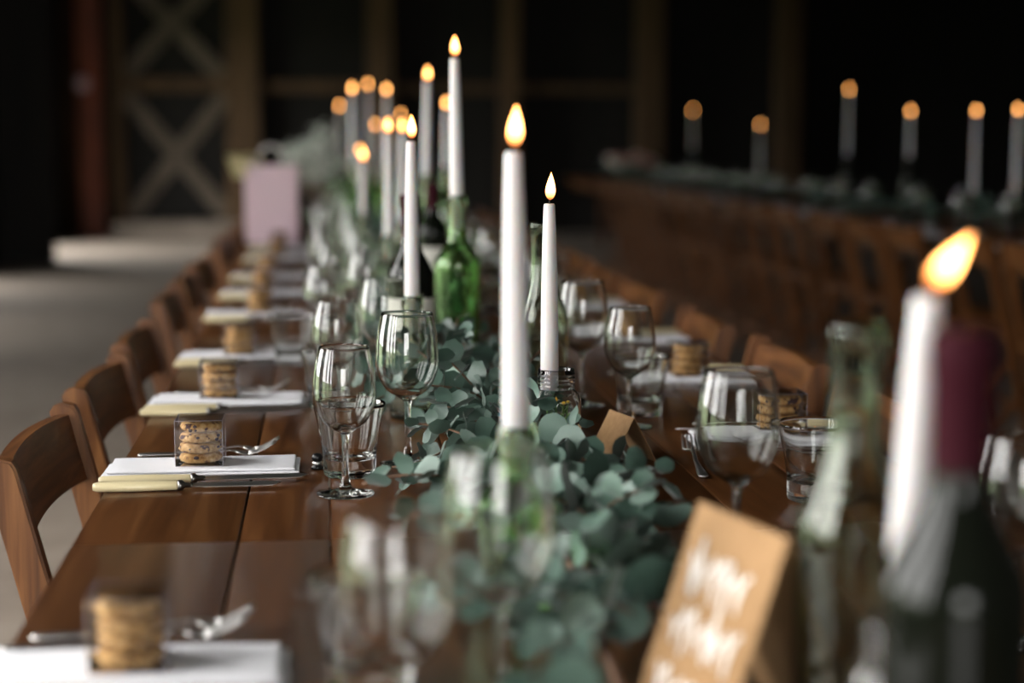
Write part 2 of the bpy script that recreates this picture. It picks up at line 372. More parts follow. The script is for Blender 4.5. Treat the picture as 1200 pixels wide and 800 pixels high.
# ------------------------------------------------------------------ place settings
def napkin_mesh(seed):
    bm = bmesh.new(); rr = random.Random(seed)
    zs = [0, .0036, .0072, .0110]
    for k in range(3):
        dx = rr.uniform(-.004, .004); dy = rr.uniform(-.003, .003)
        box_bm((-.117 + dx + .003 * k, -.047 + dy + .001 * k, zs[k] + .0002), (.118 + dx - .002 * k, .047 + dy - .001 * k, zs[k + 1] - .0002), bm, .0015)
    bmesh.ops.subdivide_edges(bm, edges=[e for e in bm.edges if e.calc_length() > .03], cuts=10, use_grid_fill=True)
    for v in bm.verts:
        d = mnoise.noise(Vector((v.co.x * 14 + seed * 5, v.co.y * 22, 0)))
        v.co.z *= 1 + .16 * d; v.co.y += .003 * mnoise.noise(Vector((v.co.x * 12 + seed, 3, v.co.z * 90)))
        v.co.x += .003 * mnoise.noise(Vector((v.co.y * 25 + seed, 8, v.co.z * 120)))
    return mesh('napkin', bm, 'cloth')
NAP = [napkin_mesh(s) for s in range(5)]
def knife_parts(length, hl):
    hb = tube_bm([(0, 0, 0), (.004, 0, 0), (hl * .5, 0, 0), (hl - .003, 0, 0), (hl, 0, 0)], [.0055, .0078, .0088, .0072, .006], 12, sq=(1, .72))
    bb = tube_bm([(hl - .001, 0, 0), (hl + .004, 0, 0), (hl + .007, 0, 0), (hl + .016, 0, 0)], [.0062, .0062, .0035, .0028], 10)
    bm = bmesh.new(); bl = length
    out = [(hl + .014, -.003), (hl + .03, -.0055), (bl - .03, -.006), (bl - .008, -.0045), (bl, .002), (bl - .01, .0052), (hl + .03, .005), (hl + .014, .003)]
    a = [bm.verts.new((x, y, -.0007)) for x, y in out]; b = [bm.verts.new((x, y, .0007)) for x, y in out]
    bm.faces.new(a[::-1]); bm.faces.new(b)
    for i in range(len(out)): j = (i + 1) % len(out); bm.faces.new((a[i], a[j], b[j], b[i]))
    return [('handle', mesh('handle', hb, 'bone'), (0, 0, .0066)), ('bolster', mesh('bolster', bb, 'dark_steel'), (0, 0, .0066)), ('blade', mesh('blade', bm, 'steel', False), (0, 0, .0066), (.25, 0, 0))]
K1, K2 = knife_parts(.216, .098), knife_parts(.246, .108)
def fork_parts(length):
    zz = lambda t: .0035 + .010 * max(0, (t - .55) / .25) ** 1.5 * (1 if t < .8 else 1) if t < .8 else .0135 - .0 + .012 * ((t - .8) / .2)
    zc = lambda t: .003 + .008 * math.exp(-((t - .68) / .13) ** 2) + .018 * max(0, (t - .8) / .2) ** 1.4
    hp = [(length * t, 0, zc(t)) for t in [0, .02, .1, .3, .5, .6, .7, .74]]
    hd = tube_bm(hp, [.003, .0065, .0068, .0045, .0030, .0028, .0034, .005], 10, sq=(1, .36))
    bm = bmesh.new()
    tube_bm([(length * t, 0, zc(t)) for t in [.735, .76, .79, .82]], [.005, .0105, .0115, .0112], 12, bm, sq=(1, .16))
    for k in range(4):
        yy = (-1.5 + k) * .0058
        tube_bm([(length * t, yy, zc(t)) for t in [.81, .86, .92, .97, 1.0]], [.002, .0019, .0017, .0014, .0007], 6, bm, sq=(1, .6))
    return [('handle', mesh('handle', hd, 'steel')), ('tines', mesh('tines', bm, 'steel'))]
F1, F2 = fork_parts(.198), fork_parts(.182)
BS = .0565
def boxes():
    t = .0009; h = BS / 2
    bm = bmesh.new(); box_bm((-h, -h, 0), (h, h, BS - .012), bm)
    top = [f for f in bm.faces if f.calc_center_median().z > BS - .0125]; bmesh.ops.delete(bm, geom=top, context='FACES')
    body = mesh('body', bm, 'plastic', False)
    bm = bmesh.new(); box_bm((-h - .0008, -h - .0008, BS - .016), (h + .0008, h + .0008, BS), bm)
    bot = [f for f in bm.faces if f.calc_center_median().z < BS - .0155]; bmesh.ops.delete(bm, geom=bot, context='FACES')
    sm = bmesh.new(); e_ = h + .0004
    for sx in (-1, 1):
        for sy in (-1, 1): tube_bm([(sx * e_, sy * e_, .0006), (sx * e_, sy * e_, BS)], .00028, 5, sm)
    for z in (.0006, BS - .0002):
        for sx in (-1, 1):
            tube_bm([(sx * e_, -e_, z), (sx * e_, e_, z)], .00028, 5, sm); tube_bm([(-e_, sx * e_, z), (e_, sx * e_, z)], .00028, 5, sm)
    return [('body', body), ('lid', mesh('lid', bm, 'plastic', False)), ('edge_seam', mesh('edge_seam', sm, 'seam'))]
BP = boxes()
def cookie(seed):
    bm = lathe_bm([(0, .0003), (.014, 0), (.0215, .0015), (.0235, .005), (.0215, .0092), (.013, .0106), (0, .0104)], 26, jitter=.035, seed=seed)
    for v in bm.verts:
        v.co *= 1.12
        v.co += Vector((mnoise.noise(v.co * 180 + Vector((seed, 0, 0))), mnoise.noise(v.co * 180 + Vector((0, seed, 0))), .7 * mnoise.noise(v.co * 200))) * .0012
    return mesh('biscuit', bm, 'cookie')
CK = [cookie(s) for s in range(6)]
CUR = mesh('currant', lathe_bm([(0, -.0022), (.002, -.001), (.0024, .0006), (0, .002)], 7), 'currant')
def setting(X, Y, th, who, i, grp, cookies=4, jit=1.0, knives=True):
    a = th + R.uniform(-.03, .03) * jit
    c, s = math.cos(a), math.sin(a)
    P = lambda x, y, z=0: (X + c * x - s * y, Y + s * x + c * y, TZ + z)
    n_ = ob('napkin', NAP[i % 5], None, P(0, 0), (0, 0, a)); setp(n_, 'white folded napkin %s' % who, 'napkin', 'folded napkins ' + grp)
    bx, by = R.uniform(-.012, .012) * jit, R.uniform(-.006, .006) * jit
    br = a + R.uniform(-.12, .12) * jit
    nz = .0115
    thing(BP, 'cookie_box', 'clear biscuit box %s' % who, 'box', P(bx, by, nz), br, 'cookie boxes ' + grp)
    z = nz + .0016
    for k in range(cookies):
        q = thing([('crumb', CK[R.randrange(6)])], 'biscuit', '%s biscuit from the bottom, box %s' % (ORD[k], who), 'biscuit', P(bx + R.uniform(-.002, .002), by + R.uniform(-.002, .002), z), R.uniform(0, 6), 'boxed biscuits ' + grp, (R.uniform(-.03, .03), R.uniform(-.03, .03)))
        for j in range(5):
            t = R.uniform(0, 2 * pi); ob('currant', CUR, q, (.0252 * math.cos(t), .0252 * math.sin(t), R.uniform(.003, .009)), (pi / 2, 0, t + pi / 2), (R.uniform(.6, 1.5), R.uniform(.6, 1.2), .7))
        z += .0127
    if knives:
        thing(K1, 'table_knife', 'shorter cream-handled knife %s' % who, 'knife', P(-.118, -.114), a + .02 + R.uniform(-.02, .02), 'knives ' + grp)
        thing(K2, 'table_knife', 'longer cream-handled knife %s' % who, 'knife', P(-.116, -.066 - .012), a + .035, 'knives ' + grp)
    thing(F1, 'table_fork', 'longer steel fork %s' % who, 'fork', P(-.11, .072), a + .1 + R.uniform(-.02, .02), 'forks ' + grp)
    thing(F2, 'table_fork', 'shorter steel fork %s' % who, 'fork', P(-.09, .104), a + .07 + R.uniform(-.02, .02), 'forks ' + grp)
LX, RX = -.152, .61
def lwho(i): return 'on the open-floor side, %s place from pink bag' % ORD[NL - 1 - i]
def rwho(i): return 'on the shadowed side, %s place past kraft sign' % ORD[i]
for i, y in enumerate(LEFT): setting(LX, y, 0, lwho(i), i, 'on the open-floor side', 4, .3 if i < 2 else 1)
for i, y in enumerate(RIGHT): setting(RX, y, pi, rwho(i), i + 2, 'on the shadowed side', 4)

# ------------------------------------------------------------------ glassware
OBST = []                                   # (x, y, r) the garland keeps clear of
def split_glass(prof, cuts, names, n=40, matn='glass'):
    """one lathe profile cut into open pieces that meet at their rims, so the glass stays one solid"""
    idx = [0] + cuts + [len(prof) - 1]; return [(nm, mesh(nm, lathe_bm(prof[a:b + 1], n), matn)) for nm, a, b in zip(names, idx, idx[1:])]
def wine(h, rb, rrim, foot, bowl_h):
    zb = h - bowl_h
    ft = [(0, 0), (foot * .6, .0003), (foot, .0006), (foot + .0006, .0016), (foot, .0026), (foot * .6, .0042), (foot * .25, .0075), (.006, .013), (.0042, .022)]
    st = [(.0038, .032), (.0036, zb * .6), (.0038, zb - .012), (.0052, zb - .003)]
    outer = smooth_prof([(.0052, zb - .003), (.014, zb + .003), (rb * .72, zb + bowl_h * .13), (rb * .97, zb + bowl_h * .33), (rb, zb + bowl_h * .45), (rb * .95, zb + bowl_h * .72), (rrim, h - .0007)], 6)[1:]
    t = .0008
    inner = smooth_prof([(rrim - t, h - .0007), (rb * .95 - t, zb + bowl_h * .72), (rb - t, zb + bowl_h * .45), (rb * .97 - t - .0003, zb + bowl_h * .33), (rb * .72 - t, zb + bowl_h * .13 + .0012), (.013, zb + .0048), (0, zb + .003)], 6)
    prof = ft + st + outer + [(rrim - t * .5, h)] + inner
    return split_glass(prof, [len(ft) - 1, len(ft) + len(st) - 1], ['foot', 'stem', 'bowl'])
WS = wine(.172, .0365, .0290, .033, .098); WL = wine(.192, .0400, .0325, .035, .108)
def tumbler():
    H = .089
    base = [(0, .0012), (.024, .001), (.0295, 0), (.0315, .002), (.0322, .006), (.0325, .022)]
    wall = smooth_prof([(.0325, .022), (.0345, .038), (.040, .068), (.0445, H - .0008)], 4)[1:] + [(.0438, H)] + smooth_prof([(.0430, H - .0008), (.0385, .068), (.0328, .038), (.029, .024)], 4) + [(.022, .0205), (0, .0198)]
    return split_glass(base + wall, [len(base) - 1], ['base', 'wall'])
TU = tumbler()
def glass(kind, x, y, who, grp):
    ps, nm, sz = {'s': (WS, 'wine_glass', 'smaller wine glass'), 'l': (WL, 'wine_glass', 'larger wine glass'), 't': (TU, 'water_tumbler', 'water tumbler')}[kind]
    thing(ps, nm, 'empty %s %s' % (sz, who), 'glass', (x, y, TZ), R.uniform(0, 6), grp + (' wine glasses' if kind != 't' else ' tumblers'))
    OBST.append((x, y, .046) if kind == 't' else (x, y, .046, .014))
lg, rg = 'open-floor side', 'shadowed side'
# left row, the sharp ones placed from the photograph
glass('s', .043, 1.06, lwho(0), lg); glass('l', .120, 1.17, lwho(0), lg); glass('t', .030, 1.235, lwho(0), lg)
p = on_z(405, 579, TZ); glass('s', p.x, p.y, lwho(1), lg); p = on_z(410, 556, TZ); glass('t', p.x, p.y, lwho(1), lg); p = at_y(477, 400, 2.12); glass('l', p.x, 2.12, lwho(1), lg)
glass('s', .018, 2.50, lwho(2), lg); glass('l', .092, 2.65, lwho(2), lg); glass('t', .005, 2.60, lwho(2), lg)
glass('t', -.058, 3.09, lwho(3), lg); glass('s', .0, 3.19, lwho(3), lg); glass('l', .082, 3.27, lwho(3), lg)
for i in range(4, NL):
    y = LEFT[i]; glass('s', .005 + R.uniform(-.02, .02), y - .14, lwho(i), lg); glass('t', .0 + R.uniform(-.02, .02), y - .04, lwho(i), lg); glass('l', .085 + R.uniform(-.015, .01), y + R.uniform(-.03, .03), lwho(i), lg)
for k, y in enumerate([6.85, 7.6, 8.14, 8.68]):
    glass('s', .01, y - .14, 'on the open-floor side, %s place beyond pink bag' % ORD[k], lg); glass('l', .085, y, 'on the open-floor side, %s place beyond pink bag' % ORD[k], lg)
# right row
p = at_y(865, 500, 1.56); glass('l', p.x, 1.56, 'in front of the first biscuit box past kraft sign', rg)
p = at_y(957, 500, 1.86); glass('t', p.x, 1.86, rwho(0), rg)
p = at_y(738, 400, 2.36); glass('s', p.x, 2.36, rwho(1), rg); p = at_y(750, 460, 2.47); glass('t', p.x, 2.47, rwho(1), rg); p = at_y(682, 400, 2.56); glass('l', p.x, 2.56, rwho(1), rg)
p = at_y(1197, 500, 1.3); glass('s', p.x, 1.3, 'beside the foil-capped dark bottle, shadowed side', rg)
for i in range(2, len(RIGHT)):
    y = RIGHT[i]; glass('s', .455 + R.uniform(-.02, .02), y + .02, rwho(i), rg); glass('t', .465 + R.uniform(-.02, .02), y + .12, rwho(i), rg); glass('l', .385 + R.uniform(-.015, .015), y - .07, rwho(i), rg)

# ------------------------------------------------------------------ bottles, candles
def bottle_prof(h, r, neck, sh0, sh1, t=.0028):
    out = [(0, .006), (r * .55, .004), (r * .88, 0), (r * .98, .004), (r, .012), (r, sh0 * .5), (r, sh0)]
    sh = smooth_prof([(r, sh0), (r * .96, sh0 + (sh1 - sh0) * .3), (r * .66, sh0 + (sh1 - sh0) * .68), (neck * 1.12, sh1), (neck, sh1 + .02)], 4)[1:]
    nk = [(neck * .98, h - .02), (neck * 1.12, h - .019), (neck * 1.14, h - .004), (neck * 1.06, h)]
    body_out = out + sh
    ni = neck - t * .8
    inn_n = [(ni, h - .001), (ni, sh1 + .02)]
    inn_s = smooth_prof([(ni, sh1 + .02), (neck * 1.12 - t, sh1), (r * .66 - t, sh0 + (sh1 - sh0) * .68), (r * .96 - t, sh0 + (sh1 - sh0) * .3), (r - t, sh0)], 4)[1:]
    inn = [(r - t, .02), (r * .85, .010), (r * .5, .012), (0, .02)]
    return body_out, nk, inn_n, inn_s + inn
def bottle_parts(h, r, neck, sh0, sh1, matn, solid=False):
    bo, nk, inn, ins = bottle_prof(h, r, neck, sh0, sh1)
    if solid: return [('body', mesh('body', lathe_bm(bo, 40), matn)), ('neck', mesh('neck', lathe_bm([bo[-1]] + nk + [(0, h)], 32), matn))]
    bm = lathe_bm(bo, 40); lathe_bm([inn[-1]] + ins, 40, bm)
    return [('body', mesh('body', bm, matn)), ('neck', mesh('neck', lathe_bm([bo[-1]] + nk + inn, 40), 'neck_glass' if matn == 'green_glass' else matn))]
def band(r, z0, z1, matn, name, a0=0, a1=2 * pi, n=40, t=.0006):
    bm = bmesh.new(); ra = []
    for i in range(n + 1):
        a = a0 + (a1 - a0) * i / n; ra.append([bm.verts.new((q * math.cos(a), q * math.sin(a), z)) for q, z in ((r, z0), (r + t, z0), (r + t, z1), (r, z1))])
    for A, B in zip(ra, ra[1:]):
        for k in range(4): bm.faces.new((A[k], A[(k + 1) % 4], B[(k + 1) % 4], B[k]))
    return mesh(name, bm, matn)
def wine_bottle_parts(h=.315, foil=True):
    r, nk = .0375, .0145
    ps = bottle_parts(h, r, nk, .175, .235, 'dark_glass', True)
    ps.append(('label', band(r + .0004, .055, .150, 'label', 'label', pi * 1.5 - 2.2, pi * 1.5 + 2.2)))
    ps.append(('foil_capsule', mesh('foil_capsule', lathe_bm([(nk + .0008, h - .068), (nk + .0012, h - .022), (nk * 1.16, h - .019), (nk * 1.18, h - .003), (nk * 1.1, h + .0012), (0, h + .0014)], 32), 'foil')))
    return ps
WB = wine_bottle_parts(); WB2 = wine_bottle_parts(.30)
GB = bottle_parts(.31, .0395, .0155, .185, .235, 'green_glass')          # tall green bottle
SB = bottle_parts(.160, .0385, .0155, .085, .115, 'green_glass')         # squat green bottle
SP = bottle_parts(.18, .036, .0145, .095, .130, 'pale_glass')            # squat clear bottle
PB = bottle_parts(.288, .0375, .0165, .135, .205, 'pale_glass')          # tall pale bottle
def jar_parts():
    out = [(0, .003), (.024, .001), (.029, 0), (.031, .004), (.0312, .05), (.0312, .085), (.029, .096), (.0235, .101)]
    nk = [(.0225, .1025)]
    for k in range(4): z = .104 + k * .005; nk += [(.0225, z), (.0236, z + .0015), (.0236, z + .003), (.0225, z + .0042)]
    nk += [(.0228, .126), (.0222, .127), (.0208, .126), (.0206, .103)]
    inn = [(.0212, .1), (.0268, .094), (.0288, .085), (.0288, .05), (.0285, .009), (.02, .006), (0, .007)]
    bm = lathe_bm(out + [nk[0]], 40); lathe_bm([nk[-1]] + inn, 40, bm)
    return [('body', mesh('body', bm, 'glass')), ('threaded_neck', mesh('threaded_neck', lathe_bm(nk, 40), 'glass'))]
JP = jar_parts()
WICK = mesh('wick', tube_bm([(0, 0, -.002), (.0002, 0, .004), (.0012, 0, .008)], [.0011, .001, .0007], 6), 'wick')
FL = mesh('flame', lathe_bm(smooth_prof([(0, 0), (.0036, .0028), (.0060, .009), (.0056, .016), (.0034, .0245), (.0012, .0305), (0, .034)], 3), 14), 'flame')
_cm = {}
def candle_mesh(ln, r0):
    k = (round(ln, 3), round(r0, 4))
    if k not in _cm:
        rt = r0 * .62
        _cm[k] = mesh('shaft', lathe_bm([(0, 0), (r0 * .9, .0005), (r0, .004), (r0 * .985, ln * .25), (r0 * .9, ln * .55), (r0 * .76, ln * .82), (rt, ln - .003), (rt * .86, ln - .0006), (rt * .5, ln - .0012), (0, ln - .0022)], 28), 'wax')
    return _cm[k]
def candle(x, y, z0, z1, label, grp, r0=.0110, tilt=(0, 0), ftilt=(0, 0), fs=1.0, group_only=False):
    ln = z1 - z0
    e = ob('taper_candle', None, None, (x, y, z0), (tilt[0], tilt[1], 0)); setp(e, label, 'candle', grp)
    s = ob('shaft', candle_mesh(ln, r0), e)
    wk = ob('wick', WICK, e, (0, 0, ln - .002)); ob('flame', FL, e, (.0008, 0, ln + .0035), (ftilt[0], ftilt[1], 0), fs)
    return e
def holder(ps, name, label, x, y, grp=None, r=.04, rot=0):
    OBST.append((x, y, r + .006)); return thing(ps, name, label, 'bottle' if 'jar' not in name else 'jar', (x, y, TZ), rot, grp)
CG = 'lit taper candles on the main table'
# c0: the candle by the foil-capped bottle
p = at_y(1059, 700, .95); q = at_y(1073, 345, .95)
holder(JP, 'glass_jar', 'clear glass jar holding the candle whose flame blows sideways', p.x, .95)
candle(p.x, .95, TZ + .085, q.z, 'white taper candle with flame blown sideways, between a pale bottle and a foil-capped bottle', CG, .0135, tilt=(0, .04), ftilt=(0, .62), fs=1.15)
p = at_y(1005, 393, 1.09); holder(PB, 'glass_bottle', 'tall empty pale green bottle without label beside the kraft sign', p.x, 1.09)
p = at_y(1129, 400, .80); holder(WB[:2] + WB[3:], 'wine_bottle', 'dark wine bottle with burgundy foil top beside the sideways flame', p.x, .80, rot=.6)
# c1
p = at_y(606, 520, 1.46); q = at_y(602, 177, 1.46)
holder(SB, 'glass_bottle', 'squat green glass bottle holding the tallest broad white candle', p.x, 1.46)
candle(p.x - .001, 1.46, TZ + .118, q.z, 'broad white taper candle standing in the squat green bottle', CG, .0122, tilt=(0, -.008), ftilt=(0, .06), fs=1.05)
OBST.append((p.x, 1.37, .05))
# c2
p = at_y(644, 480, 2.06); q = at_y(642, 238, 2.06)
holder(JP, 'glass_jar', 'clear glass jar with threaded neck, green sprigs and a candle inside', p.x + .008, 2.06)
candle(p.x, 2.06, TZ + .100, q.z, 'white taper candle standing in the jar of green sprigs', CG, .0112, tilt=(0, -.004), ftilt=(0, .05))
# c3 and the labelled bottle behind it
p = at_y(483, 350, 2.48); q = at_y(482, 165, 2.48)
holder(SP, 'glass_bottle', 'squat clear bottle with a candle in front of the labelled dark bottle', p.x, 2.48)
candle(p.x, 2.48, TZ + .125, q.z, 'white taper candle standing in front of the labelled dark wine bottle', CG, .0110, ftilt=(0, 0))
p = at_y(481, 260, 2.78); holder(WB, 'wine_bottle', 'dark wine bottle with cream label and burgundy foil beside the tall green bottle', p.x, 2.78, rot=0)
# c4
p = at_y(536, 300, 2.92); q = at_y(532, 68, 2.92)
holder(GB, 'glass_bottle', 'tall green glass bottle holding a candle beside the labelled dark bottle', p.x, 2.92)
candle(p.x, 2.92, TZ + .25, q.z, 'white taper candle standing in the tall green bottle', CG, .0118, tilt=(0, -.012))
p = at_y(636, 300, 2.45); holder(PB, 'glass_bottle', 'tall pale bottle without label behind the candle jar', p.x, 2.45)
p = at_y(507, 250, 4.05); holder(WB2, 'wine_bottle', 'dark wine bottle with cream label behind the tall green bottle', p.x, 4.05, rot=0)
# candles further along the row
FAR = [((498, 95), 4.55, 'GB'), ((455, 157), 4.0, 'SP'), ((470, 156), 4.65, 'SP'), ((425, 189), 5.1, 'SP'), ((413, 110), 6.2, 'GB'), ((453, 111), 6.5, 'GB'),
       ((430, 104), 7.6, 'GB'), ((397, 129), 8.3, 'GB'), ((439, 151), 7.9, 'SB'), ((470, 139), 8.6, 'GB'), ((422, 181), 7.0, 'SP'), ((522, 128), 5.56, 'GB')]
for k, ((px, py), Y, kd) in enumerate(FAR):
    q = at_y(px, py, Y); hh = {'GB': .31, 'SB': .16, 'SP': .18}[kd]; ps = {'GB': GB, 'SB': SB, 'SP': SP}[kd]
    holder(ps, 'glass_bottle', '%s candle bottle along the row after the tall green bottle' % ORD[k], q.x, Y, 'candle bottles further along the main row')
    z0 = TZ + hh - .06
    candle(q.x, Y, max(z0, q.z - .30), q.z, 'white taper candle in the %s bottle after the tall green bottle' % ORD[k], CG, .0110, tilt=(0, .02 if k == 0 else R.uniform(-.01, .01)))

# ------------------------------------------------------------------ kraft sign and place card
def tent(name, label, P0, wdir, wd, ht, lean, thick, matn):
    """folded tent card: P0 = front-left foot, wdir = unit vector along its foot, lean = horizontal run of each face"""
    wx = Vector((wdir[0], wdir[1], 0)).normalized(); nx = Vector((-wx.y, wx.x, 0))
    e = ob(name, None, None, P0, (0, 0, math.atan2(wx.y, wx.x))); setp(e, label, 'card')
    ln = math.hypot(lean, ht); a = math.atan2(ht, lean)
    fm = mesh('face', box_bm((0, 0, 0), (wd, ln, thick), None, thick * .3), matn, False)
    f = ob('front_face', fm, e, (0, 0, 0), (a, 0, 0)); ob('back_face', fm, e, (wd, 2 * lean, 0), (a, 0, pi))
    return e, f, ln
bl = on_z(747, 815, TZ); wd = .128; wv_ = Vector((.264, -.964, 0)) * wd; cn_ = Vector((.964, .264, 0))
e, ff, ln = tent('table_sign', 'brown kraft tent card with white handwriting standing beside the garland', bl, wv_, wd, .142, .05, .0012, 'kraft')
rr = random.Random(11); wrt = bmesh.new()
def stroke(pts, r=.0016): tube_bm([(x, y, .0013) for x, y in pts], r, 6, wrt, sq=(1, .12))
# handwriting: tall looping script in rows across the card, too blurred to read in the photograph
for row, (yc, h_) in enumerate([(.098, .038), (.056, .040), (.016, .030)]):
    pts = []; nL = 5 if row != 1 else 6; x0, x1 = wd * .12, wd * .86; st = 14
    if row == 0: x1 = wd * .78
    for k in range(nL * st + 1):
        t = k / st; i = int(min(t, nL - 1)); amp = [1, .55, 1.15, .5, .9, .6][(i + row) % 6]
        x = x0 + (x1 - x0) * t / nL + .0035 * math.sin(2 * pi * t); y = yc + h_ * .5 * amp * math.cos(2 * pi * t + .4) * (1 if math.cos(2 * pi * t + .4) > 0 else .55)
        pts.append((x, y))
    stroke(pts, .0021)
stroke([(wd * .2, .128), (wd * .235, .085)], .0028); stroke([(wd * .55, .12), (wd * .6, .05)], .0028)
o = ob('handwriting', mesh('handwriting', wrt, 'ink'), ff, (0, 0, 0)); o['label'] = 'white looping handwriting'
pc = on_z(710, 545, TZ); tent('place_card', 'small brown tent place card seen end-on beside the tumbler on the shadowed side', (pc.x - .012, pc.y + .07, TZ), (.25, -.97), .075, .058, .031, .0009, 'kraft')
for t_ in (0, .25, .5, .75, 1):
    for u_ in (-.07, -.035, 0, .05, .1): q = bl + wv_ * t_ + cn_ * u_; OBST.append((q.x, q.y, .024))
OBST.extend([(.235, 1.06, .055), (.26, 1.0, .06), (.29, 1.08, .05), (.33, 1.05, .05), (.25, 1.13, .05)]); OBST.append((pc.x + .02, pc.y + .03, .07)); OBST.append((pc.x + .02, pc.y - .08, .06))
p = on_z(372, 549, TZ)
thing([('stand', mesh('stand', lathe_bm([(0, 0), (.008, 0), (.008, .003), (.004, .005), (.004, .009), (.0065, .011), (.0072, .015), (.005, .019), (0, .0205)], 20), 'black')), ('collar', mesh('collar', lathe_bm([(.0042, .005), (.0062, .006), (.0062, .0085), (.0042, .0095)], 20), 'steel'))], 'card_stand', 'tiny black metal knob stand at the napkin end beside the sharp tumbler', 'ornament', (p.x, p.y, TZ))
# a fork lying crosswise beside the small place card
p = on_z(803, 552, TZ); q = on_z(777, 497, TZ)
thing(F1, 'table_fork', 'steel fork lying lengthwise beside the small tent place card', 'fork', (p.x + .012, p.y - .05, TZ), math.atan2(q.y - p.y, q.x - p.x), 'forks on the shadowed side')

# ------------------------------------------------------------------ pink gift bag, blossom jar
p = on_z(319, 285, TZ); bw, bd, bh = .20, .105, .30
def bag():
    bm = bmesh.new(); t = .0012
    def ring(z, w_, d_, fold): return [bm.verts.new(c) for c in [(-w_, -d_, z), (w_, -d_, z), (w_ - fold, 0, z), (w_, d_, z), (-w_, d_, z), (-w_ + fold, 0, z)]]
    rs = [ring(0, bw / 2, bd / 2, 0), ring(bh * .3, bw / 2, bd / 2, .004), ring(bh * .7, bw / 2, bd / 2 * .95, .012), ring(bh, bw / 2, bd / 2 * .9, .02)]
    for A, B in zip(rs, rs[1:]):
        for k in range(6): bm.faces.new((A[k], A[(k + 1) % 6], B[(k + 1) % 6], B[k]))
    bm.faces.new(rs[0][::-1]); bmesh.ops.solidify(bm, geom=list(bm.faces), thickness=t)
    return mesh('body', bm, 'pink', False)
def handle(yy):
    pts = [(.055 * math.cos(a) * (1.0), yy, bh - .03 + .03 + .075 * math.sin(a)) for a in [pi * k / 14 for k in range(15)]]
    pts = [(.055, yy, bh - .03)] + pts + [(-.055, yy, bh - .03)]
    return mesh('handle', tube_bm(pts, .0035, 8), 'cord')
thing([('body', bag()), ('handle', handle(-bd / 2 * .9 - .004)), ('handle', handle(bd / 2 * .9 - .008))], 'gift_bag', 'pale pink paper gift bag with cord handles standing on the table edge', 'bag', (p.x, p.y + .055, TZ), -.06)
bm = bmesh.new(); rr = random.Random(5)
tp = ob('tissue_paper', None, None, (p.x - .085, p.y + .05, TZ + bh - .05)); setp(tp, 'pale yellow tissue paper sticking out of the pink gift bag', 'paper')
for k in range(4):
    a = .7 * k; bmk = bmesh.new(); g_ = [[bmk.verts.new((.018 * k - .03 + .028 * (i - 1) - .03 * j / 3, .012 * math.sin(i * 2 + k), .03 * j + .006 * math.sin(i * 3 + k))) for j in range(4)] for i in range(4)]
    for i in range(3):
        for j in range(3): bmk.faces.new((g_[i][j], g_[i + 1][j], g_[i + 1][j + 1], g_[i][j + 1]))
    bmesh.ops.solidify(bmk, geom=list(bmk.faces), thickness=.0006); ob('crumpled_sheet', mesh('crumpled_sheet', bmk, 'yellow'), tp, (0, .012 * k - .03, 0), (0, 0, a * .2))
p = at_y(372, 190, 7.35)
vase = thing(JP, 'glass_jar', 'clear glass jar holding a pale blossom bunch beyond the pink gift bag', 'jar', (p.x, 7.35, TZ), 0, None, None, 1.3)
gy = ob('blossom_bunch', None, None, (p.x, 7.35, TZ + .02)); setp(gy, 'airy pale grey blossom bunch in a jar beyond the pink gift bag', 'flowers')
bm = bmesh.new(); bs = bmesh.new(); rr = random.Random(21)
for k in range(60):
    a = rr.uniform(0, 2 * pi); rd = .12 * math.sqrt(rr.random()); z = .2 + .26 * rr.random() * (1 - .5 * rd / .12)
    top = Vector((rd * math.cos(a), rd * math.sin(a), z)); tube_bm([(.006 * math.cos(a), .006 * math.sin(a), .02), (top.x * .3, top.y * .3, z * .5), top], .0012, 4, bs)
    for j in range(14):
        c = top + Vector((rr.gauss(0, .02), rr.gauss(0, .02), rr.gauss(0, .02))); bmesh.ops.create_icosphere(bm, subdivisions=1, radius=rr.uniform(.004, .007), matrix=Matrix.Translation(c))
ob('blossoms', mesh('blossoms', bm, 'gyp'), gy)['kind'] = 'stuff'; ob('stems', mesh('stems', bs, 'stem'), gy)['kind'] = 'stuff'

# ------------------------------------------------------------------ foliage
def leaf_bm(bm, mt, L_=1.0, W=.92, cup=.12, n=7, fold=.1):
    """round leaf with its base at the origin, blade along +x"""
    mid = []; lf = []; rt = []
    for i in range(n + 1):
        t = i / n; x = L_ * t; hw_ = W * .5 * math.sqrt(max(0, 1 - (2 * t - 1) ** 2)) ** .9 * (1.05 - .1 * t)
        z = cup * (t - .5) ** 2 * 1.6
        mid.append(bm.verts.new(mt @ Vector((x, 0, z)))); 
        if 0 < i < n:
            lf.append(bm.verts.new(mt @ Vector((x, hw_, z + fold * hw_ + .03 * math.sin(9 * t))))); rt.append(bm.verts.new(mt @ Vector((x, -hw_, z + fold * hw_ + .03 * math.sin(7 * t + 1)))))
    for s, sd in ((1, lf), (-1, rt)):
        seq = [mid[0]] + sd + [mid[n]]
        for i in range(n):
            q = [mid[i], mid[i + 1], seq[i + 1], seq[i]]; q = list(dict.fromkeys(q))
            if len(q) >= 3:
                bm.faces.new(q if s > 0 else q[::-1])
LEAFS = []
for k in range(4):
    bm = bmesh.new(); leaf_bm(bm, Matrix.Identity(4), 1, [.95, .86, 1.0, .8][k], [.12, .3, -.15, .2][k], 10, [.10, .25, .05, -.12][k])
    LEAFS.append(mesh('leaf', bm, 'leaf'))
